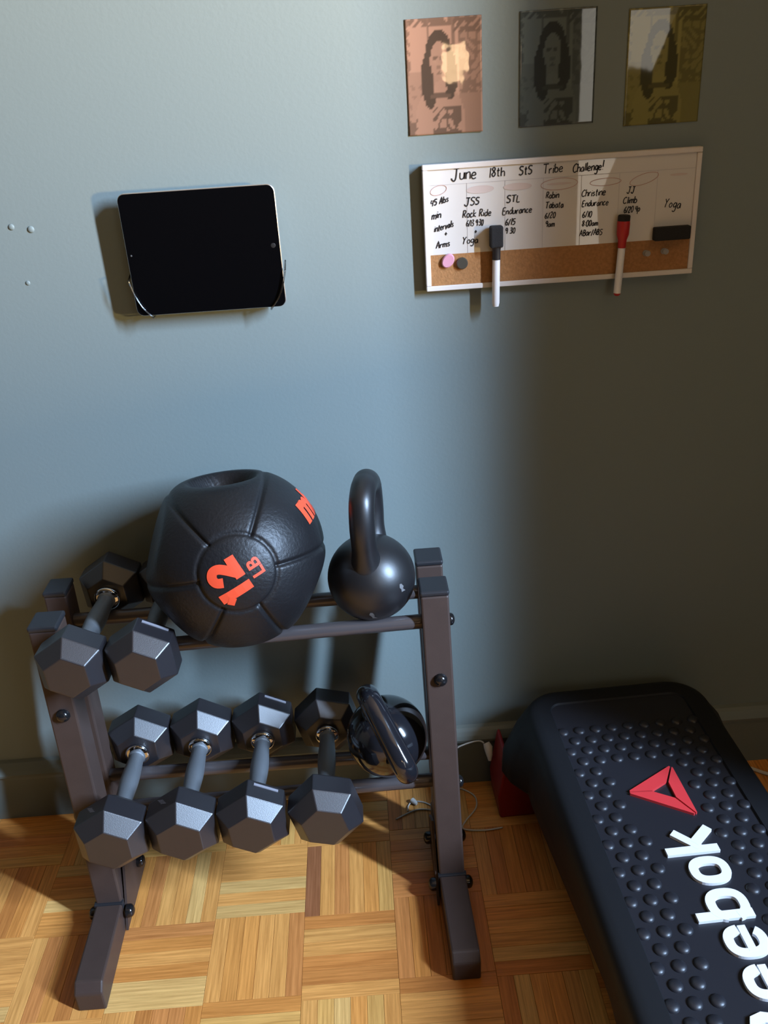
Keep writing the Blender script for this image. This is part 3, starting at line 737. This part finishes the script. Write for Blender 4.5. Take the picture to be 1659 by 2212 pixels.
G = {  # single-stroke handwriting, x-height 4, capitals 7
 'J': [[(1, 7), (4.5, 7)], [(3, 7), (2.8, 1.5), (1.8, -.6), (.3, .2), (0, 1.2)]], 'u': [[(0, 4), (.2, .8), (1.3, 0), (2.6, 1), (2.8, 4)], [(2.8, 4), (3, 0)]],
 'n': [[(0, 4), (.2, 0)], [(.1, 2.8), (1.4, 4), (2.5, 3.5), (2.8, 0)]], 'e': [[(.1, 2), (2.6, 2.4), (2.4, 3.7), (1.2, 4), (.1, 2.4), (.4, .6), (1.6, 0), (3, .6)]],
 '1': [[(.8, 7), (.6, 0)]], '8': [[(2.6, 5.8), (1.5, 7), (.3, 5.8), (1.4, 4), (2.7, 2), (1.5, 0), (.2, 1.6), (1.6, 3.8), (2.6, 5.8)]], 't': [[(1, 6.4), (1, .6), (2, 0)], [(0, 4.3), (2.1, 4.5)]],
 'h': [[(0, 7), (.1, 0)], [(.1, 2.8), (1.4, 4), (2.5, 3.2), (2.7, 0)]], 'S': [[(3.6, 6.6), (1.4, 7), (.3, 5.4), (1.4, 4), (3, 3), (3, 1), (1.4, -.2), (0, .6)]],
 'T': [[(0, 6.8), (4.2, 7)], [(2.1, 7), (2, 0)]], 'r': [[(0, 4), (.2, 0)], [(.2, 2.6), (1.2, 4), (2.2, 3.8)]], 'i': [[(.4, 4), (.4, 0)], [(.5, 5.8), (.6, 5.4)]],
 'b': [[(0, 7), (.1, 0)], [(.1, 2.8), (1.4, 4), (2.7, 2.6), (2.2, .4), (.1, .2)]], 'C': [[(3.6, 6), (2.4, 7), (.6, 5.4), (0, 3), (.7, .6), (2.2, 0), (3.6, 1)]],
 'a': [[(2.6, 3.5), (1.3, 4), (.1, 2.2), (.7, .2), (2, .6), (2.6, 3.4), (2.9, 0)]], 'l': [[(.5, 7), (.4, 0)]], 'g': [[(2.6, 3.5), (1.2, 4), (.1, 2.4), (.9, .6), (2.4, 1.6), (2.6, 3.6), (2.4, -1.8), (1.2, -3), (0, -2.2)]],
 '!': [[(.6, 8), (.4, 2.2)], [(.3, .4), (.4, 0)]], '4': [[(.4, 7), (0, 3.4), (2.8, 3.6)], [(2.4, 7), (2.2, 0)]], '5': [[(3.2, 7), (.7, 6.8), (.5, 4.2), (2.4, 4), (3, 2.2), (2, .2), (.1, .4)]],
 'A': [[(0, 0), (1.7, 7), (3.2, 0)], [(.6, 2.6), (2.8, 2.8)]], 's': [[(2.4, 3.6), (1, 4), (.4, 2.9), (2.2, 1.6), (1.8, .2), (.1, .3)]],
 'm': [[(0, 4), (.1, 0)], [(.1, 2.8), (1.1, 4), (1.8, 3.2), (1.9, 0)], [(1.9, 2.8), (2.9, 4), (3.6, 3.2), (3.8, 0)]], 'v': [[(0, 4), (1.2, 0), (2.5, 4)]],
 '+': [[(1.4, 4.4), (1.4, .8)], [(0, 2.5), (2.9, 2.7)]], 'R': [[(.2, 0), (.3, 7)], [(.3, 7), (2.4, 6.8), (2.7, 5), (1.6, 3.6), (.3, 3.4)], [(1.2, 3.4), (3.2, 0)]],
 'o': [[(1.4, 4), (.1, 2.4), (.7, .2), (2.2, .4), (2.6, 2.6), (1.4, 4)]], 'c': [[(2.4, 3.5), (1.2, 4), (.1, 2), (.9, 0), (2.5, .6)]], 'k': [[(0, 7), (.1, 0)], [(2.4, 4), (.2, 2), (2.6, 0)]],
 'd': [[(2.6, 3.4), (1.2, 4), (.1, 2), (1, 0), (2.4, 1.2)], [(2.8, 7), (2.7, 0)]], '6': [[(2.4, 7), (.6, 4.4), (.1, 1.6), (1.4, 0), (2.7, 1.4), (1.9, 3.2), (.3, 2.4)]],
 '/': [[(0, -.4), (1.8, 7.2)]], '3': [[(.2, 6.5), (1.8, 7), (2.4, 5.4), (1, 3.8), (2.7, 2.4), (1.8, 0), (0, .4)]], '9': [[(2.6, 5.6), (1.4, 7), (.2, 5.4), (1.1, 3.8), (2.5, 5), (2.5, 3), (2.2, 0)]],
 '0': [[(1.3, 7), (.1, 4.6), (.4, .8), (1.8, 0), (2.7, 2.6), (2.4, 6), (1.3, 7)]], ':': [[(.4, 4.4), (.5, 4)], [(.4, 1.2), (.5, .8)]], 'Y': [[(0, 7), (1.5, 3.6)], [(3.2, 7), (1.5, 3.6), (.9, -.6)]],
 'E': [[(3, 6.8), (.4, 6.6), (.2, .2), (3, 0)], [(.4, 3.6), (2.4, 3.7)]], 'L': [[(.4, 7), (.2, .2), (3, .1)]], '2': [[(.2, 5.6), (1.4, 7), (2.5, 5.4), (.1, 0), (2.8, .2)]],
 'B': [[(.2, 0), (.3, 7)], [(.3, 7), (2.2, 6.4), (2, 4), (.4, 3.7), (2.7, 3), (2.4, .6), (.2, 0)]], 'p': [[(0, 4), (0, -3)], [(.1, 3), (1.3, 4), (2.6, 2.6), (2, .4), (.1, .4)]],
}
hw_r = random.Random(5)
def write(txt, x, z, h, slant=.12, th=.0011, rise=0, sx=1.0, ink=None):
    bm = bmesh.new(); u = h/7; cx = x
    for n_, ch in enumerate(txt):
        if ch == ' ': cx += 2.6*u*sx; continue
        st = G[ch]; wdt = max(p[0] for s in st for p in s); k = hw_r.uniform(.93, 1.07); dz = hw_r.uniform(-.3, .3)*u
        for s in st:
            pts = [(cx+(p[0]*sx+p[1]*slant)*u*k, z+p[1]*u*k+dz+rise*(cx-x)) for p in s]
            pts = [(p.x, p.y) for p in catmull([(a, b, 0) for a, b in pts], 4)] if len(pts) > 2 else pts
            ribbon(bm, pts, 1.3*th*hw_r.uniform(.85, 1.15), -.0001, .0002, tf=lambda a, b, q: flat(a, b, q))
        cx += (wdt+1.0)*u*sx
    return from_bm('handwriting', bm, ink or M_ink, wb)
write('June', .149, 1.1245, .0150, .10, .0013, .03); write('18th', .203, 1.1255, .0125, .08, .0012, .05, 1.1)
write('StS', .246, 1.1255, .0115, .08, .0013, .04); write('Tribe', .280, 1.1250, .0118, .08, .0012, .05); write('Challenge!', .323, 1.1248, .0105, .12, .0012, .02, .92)
write('45 Abs', .118, 1.0915, .0085, .18, .0011, .22); write('min', .119, 1.0735, .0100, .18, .0011, .15); write('intervals', .122, 1.0555, .0088, .16, .001, .22, .82)
write('+', .137, 1.0485, .0085, .1, .001); write('Arms', .124, 1.0320, .0085, .16, .0011, .12, 1.1)
write('JSS', .167, 1.0890, .0098, .14, .0012, .05, 1.1); write('Rock Ride', .164, 1.0725, .0098, .14, .0011, .02, .98); write('6/13 9:30', .169, 1.0605, .0082, .14, .001, 0, .8)
write('+', .181, 1.0490, .0075, .1, .001); write('Yoga', .163, 1.0360, .0095, .14, .0011, 0, 1.15)
write('STL', .228, 1.0895, .0090, .12, .0012, 0, 1.15); write('Endurance', .222, 1.0730, .0090, .14, .0011, .02, 1.0); write('6/15', .226, 1.0580, .0088, .16, .0011); write('9 30', .226, 1.0460, .0078, .14, .0011)
write('Robin', .285, 1.0915, .0085, .16, .0011, 0, .95); write('Tabata', .284, 1.0775, .0085, .16, .0011, 0, .95); write('6/20', .284, 1.0640, .0080, .14, .0011); write('9am', .285, 1.0515, .0080, .14, .0011)
write('Christine', .337, 1.0905, .0092, .16, .0011, 0, .92); write('Endurance', .338, 1.0765, .0085, .16, .0011, 0, .95); write('6/10', .339, 1.0615, .0085, .14, .0011); write('8:00am', .339, 1.0490, .0080, .14, .0011)
write('ABar/ABS', .336, 1.0355, .0082, .14, .0011, 0, .98)
write('JJ', .403, 1.0915, .0085, .16, .0011, 0, .9); write('Climb', .398, 1.0770, .0090, .16, .0011, 0, 1.0); write('6/20 4p', .400, 1.0640, .0082, .14, .0011, .05, .85)
write('Yoga', .459, 1.0690, .0115, .20, .0010, -.22, 1.0)
# faded red rings round the day headings
for x, z, rx, rz, ang, fill in ((.130, 1.1125, .0120, .0062, .25, 0), (.190, 1.1100, .0195, .0050, .02, 1), (.244, 1.1105, .0200, .0045, .0, 1), (.304, 1.1100, .0265, .0078, .03, 0), (.371, 1.1085, .0225, .0050, .02, 0), (.427, 1.1090, .0210, .0070, .25, 0), (.477, 1.1120, .013, .0018, .0, 2), (.304, 1.1105, .018, .0016, .0, 2)):
    bm = bmesh.new(); pts = [(x+rx*math.cos(a)*math.cos(ang)-rz*math.sin(a)*math.sin(ang), z+rx*math.cos(a)*math.sin(ang)+rz*math.sin(a)*math.cos(ang)) for a in [2*PI*k/30 for k in range(30)]]
    if fill: bm.faces.new([bm.verts.new(flat(*p, .0001)) for p in pts]); from_bm('ink_smudge', bm, M_inkf, wb)
    if fill != 2:
        bm = bmesh.new(); ribbon(bm, pts, .0008, -.0001, .0002, True, tf=lambda a, b, q: flat(a, b, q)); from_bm('ink_ring', bm, M_inkr if fill == 0 else M_inkf, wb)

# markers clinging to the board
def lathe(bm, axis0, axis1, prof_, seg=20):
    a = Vector(axis0); b = Vector(axis1); P = [a+(b-a)*t_ for t_, r in prof_]
    return tube(bm, P, [r for t_, r in prof_], seg)
mk = thing('dry_erase_marker', 'white marker with black cap hanging over the lower edge of the whiteboard', 'marker', (.2100, -.021, 1.0), 'markers on the whiteboard')
bx = -.0235
from_bm('barrel', lathe(bmesh.new(), (.2110, bx, 1.0135), (.2098, bx, .9435), [(0, .0052), (.02, .0056), (.93, .0056), (.97, .0050), (1, .0046)]), M_white, mk, angle=.6)
from_bm('cap', lathe(bmesh.new(), (.2115, bx, 1.0315), (.2109, bx, 1.0120), [(0, .0070), (.12, .0066), (.3, .0060), (1, .0062)]), M_cap, mk, angle=.6)
box('eraser_head', (.2015, -.0320, 1.0295), (.2205, -.0125-.0035, 1.0600), M_felt, mk, .0025)
mr = thing('dry_erase_marker', 'white marker with flared red cap and black eraser tip on the whiteboard', 'marker', (.3965, -.021, 1.0), 'markers on the whiteboard')
from_bm('barrel', lathe(bmesh.new(), (.3968, bx, 1.0185), (.3935, bx, .9505), [(0, .0050), (.02, .0054), (1, .0054)]), M_white, mr, angle=.6)
from_bm('end_plug', lathe(bmesh.new(), (.3935, bx, .9515), (.3933, bx, .9465), [(0, .0050), (.6, .0048), (1, .0030)]), mat('red_cap', (.55, .03, .03), .4), mr, angle=.6)
from_bm('cap', lathe(bmesh.new(), (.3975, bx, 1.0545), (.3967, bx, 1.0165), [(0, .0090), (.08, .0094), (.50, .0090), (.70, .0064), (1, .0058)]), bpy.data.materials['red_cap'], mr, angle=.6)
from_bm('eraser_tip', lathe(bmesh.new(), (.3980, bx, 1.0625), (.3976, bx, 1.0535), [(0, .0080), (.15, .0088), (1, .0088)]), M_felt, mr, angle=.6)
er = box('board_eraser', (.4440, -.0265, 1.0225), (.4975, -.0133, 1.0415), M_felt, None, .002)
tag(er, 'small black rectangular eraser stuck on the whiteboard above the cork strip', 'eraser')
def disc(name, x, z, r, h, material, label, cat, tilt=(0, -1, 0), group=None):
    bm = bmesh.new(); a = Vector((x, -.01295, z)); n_ = Vector(tilt).normalized()
    tube(bm, [a, a+n_*h*.7, a+n_*h], [r, r, r*.85], 24)
    return tag(from_bm(name, bm, material, None, angle=.6), label, cat, group)
bm = bmesh.new(); tube(bm, [(.1405, -.01295, 1.0135), (.1405, -.0165, 1.0135), (.1405, -.0180, 1.0135)], [.0100, .0100, .0085], 24)
for v_ in bm.verts: v_.co.x = .1405+(v_.co.x-.1405)*.92+(v_.co.z-1.0135)*.25
tag(from_bm('magnet', bm, M_pinkm, None, angle=.6), 'pale pink oval magnet at the left end of the cork strip', 'magnet')
disc('thumbtack', .1615, 1.0085, .0085, .005, M_greym, 'dark metal round tack on the cork strip beside the pink magnet', 'tack')
for x, z, lab in ((.4360, 1.0045, 'clear push pin in the cork strip, the left one below the eraser'), (.4630, 1.0055, 'clear push pin in the cork strip, the right one below the eraser')):
    bm = bmesh.new(); tube(bm, [(x, -.01295, z), (x, -.0142, z), (x, -.0150, z), (x, -.021, z+.001), (x, -.0225, z+.001), (x, -.0245, z+.001)], [.0045, .0045, .0025, .0025, .0045, .0042], 16)
    tag(from_bm('push_pin', bm, M_pin, None, angle=.6), lab, 'push pin', 'push pins in the cork strip')

# ------------------------------------------------------------------ three photo prints
def portrait(u, v):
    """posterised tone of a generic long-haired sitter, u right, v up, 0..1"""
    def el(cx, cy, rx, ry): return ((u-cx)/rx)**2+((v-cy)/ry)**2 < 1
    wob = .5+.5*math.sin(u*31+3*math.sin(v*17))*math.sin(v*37+2*math.sin(u*23))
    t = .86
    if v > .93 and wob > .25: t = .35                     # dark top border, ragged
    if u < .06 and v > .55 and wob > .35: t = .45
    if abs(u-.30) < .018 and v > .62: t = .40             # panel edges
    if abs(u-.62) < .02 and v > .70: t = .40
    if u > .70:
        t = .62 if wob < .45 else .38
        if v < .35: t = .55
    if u < .28 and v < .55: t = .66 if wob < .8 else .5
    if .62 < u and .86 < v and wob > .3: t = .28
    if el(.43, .66, .185, .24) or (el(.30, .47, .115, .26)) or el(.575, .50, .095, .23): t = .10
    if el(.43, .64, .115, .165): t = .74
    if .36 < u < .51 and .40 < v < .52: t = .70
    if el(.385, .665, .028, .014) or el(.475, .665, .028, .014): t = .30
    if el(.43, .585, .030, .022): t = .48
    if el(.43, .535, .040, .012): t = .40
    if v < .44 and ((u-.43)/.34)**2+((v-.10)/.34)**2 < 1 and not (el(.30, .47, .105, .24) or el(.575, .50, .085, .2)): t = .72
    if el(.44, .40, .085, .07): t = .78
    if abs(v-.345+.5*(u-.43)**2) < .018 and .30 < u < .58: t = .22
    if v < .24 and .34 < u < .72 and (wob > .45 or v < .03): t = .22
    if v < .15 and u < .12 and wob > .5: t = .3
    return t
def print_obj(label, x0, x1, z0, z1, dark, light, shear, curl, pm=None):
    nx, nz = 44, 64; v = []; cols = []
    for s in (0, 1):
        for j in range(nz+1):
            for i in range(nx+1):
                u, w_ = i/nx, j/nz
                y = -.0012-curl[0]*max(0, .35-u)**2-curl[1]*max(0, u-.7)**2-curl[2]*max(0, .3-w_)**2+.0008*s
                v.append((x0+(x1-x0)*u+shear*(w_-.5), y, z0+(z1-z0)*w_))
                t_ = portrait(u, w_) if s == 0 else .9
                cols.append(tuple(d+(l-d)*t_ for d, l in zip(dark, light))+(1,))
    n1 = (nx+1)*(nz+1); f = []
    q = lambda i, j, s: s*n1+j*(nx+1)+i
    for j in range(nz):
        for i in range(nx):
            f.append((q(i, j, 0), q(i+1, j, 0), q(i+1, j+1, 0), q(i, j+1, 0))); f.append((q(i, j, 1), q(i, j+1, 1), q(i+1, j+1, 1), q(i+1, j, 1)))
    for i in range(nx):
        f.append((q(i, 0, 0), q(i, 0, 1), q(i+1, 0, 1), q(i+1, 0, 0))); f.append((q(i, nz, 0), q(i+1, nz, 0), q(i+1, nz, 1), q(i, nz, 1)))
    for j in range(nz):
        f.append((q(0, j, 0), q(0, j+1, 0), q(0, j+1, 1), q(0, j, 1))); f.append((q(nx, j, 0), q(nx, j, 1), q(nx, j+1, 1), q(nx, j+1, 0)))
    me = bpy.data.meshes.new('photo_print'); me.from_pydata(v, [], f)
    a = me.attributes.new('print', 'FLOAT_COLOR', 'POINT'); a.data.foreach_set('color', np.array(cols, np.float32).ravel())
    return tag(link('photo_print', me, pm or M_print, None, True), label, 'photo print', 'photo prints in a row on the wall')
print_obj('salmon-toned glossy photo print of a long-haired person, left of the row', .0925, .1960, 1.1860, 1.3295, (.035, .025, .015), (.50, .27, .175), 0, (.0, .012, .006), M_print1)
print_obj('dark teal-toned glossy photo print of a long-haired person, middle of the row', .2475, .3525, 1.1875, 1.3305, (.012, .018, .020), (.15, .19, .185), 0, (.0, .0, .0))
print_obj('yellow-green glossy photo print of a long-haired person, right of the row', .3955, .5015, 1.1800, 1.3250, (.030, .030, .010), (.36, .33, .10), 0, (.003, .0, .0))

# ------------------------------------------------------------------ white cables behind the rack and step
cb = thing('charging_cable', 'thin white cable with plug looping from the step corner to the rack', 'cable', (.12, -.05, 0))
pts = [(.182, -.034, .114), (.176, -.031, .117), (.165, -.030, .1165), (.145, -.030, .111), (.128, -.030, .1015), (.108, -.035, .080), (.100, -.03, .03), (.118, -.012-.016, .006), (.140, -.034, .0025), (.160, -.055, .0022), (.158, -.085, .0022), (.135, -.115, .0022), (.128, -.135, .0022), (.165, -.142, .0022), (.20, -.139, .0022)]
from_bm('cord', tube(bmesh.new(), catmull(pts, 6), .0015, 8), M_cable, cb, smooth=True)
bm = bmesh.new(); tube(bm, [(.186, -.036, .116), (.189, -.042, .110), (.190, -.049, .098), (.190, -.054, .088)], [.0062, .0085, .0062, .0030], 10); from_bm('plug', bm, M_cable, cb, angle=.8)
pts = [(.004, -.098, .0022), (.022, -.088, .0022), (.045, -.078, .0022), (.068, -.080, .0022), (.085, -.088, .0022)]
c2 = thing('charging_cable', 'short white cable end on the floor under the glossy kettlebell', 'cable', (.045, -.08, 0))
from_bm('cord', tube(bmesh.new(), catmull(pts, 6), .0014, 8), M_cable, c2, smooth=True)
from_bm('cord', tube(bmesh.new(), catmull([(.028, -.080, .0025), (.030, -.066, .0025), (.040, -.056, .0025), (.060, -.060, .0025), (.076, -.072, .0025)], 6), .0013, 8), M_cable, c2, smooth=True)
bm = bmesh.new(); tube(bm, [(.038, -.056, .006), (.042, -.061, .006), (.046, -.066, .005)], [.0055, .005, .003], 8); from_bm('plug', bm, M_cable, c2, angle=.8)
c3 = tag(from_bm('power_cable', tube(bmesh.new(), catmull([(.66, -.022, .004), (.70, -.036, .0042), (.74, -.062, .0042), (.80, -.075, .0042), (.9, -.06, .0042)], 6), .0035, 10), M_cable, None, smooth=True), 'white power cable on the floor to the right of the step deck', 'cable')
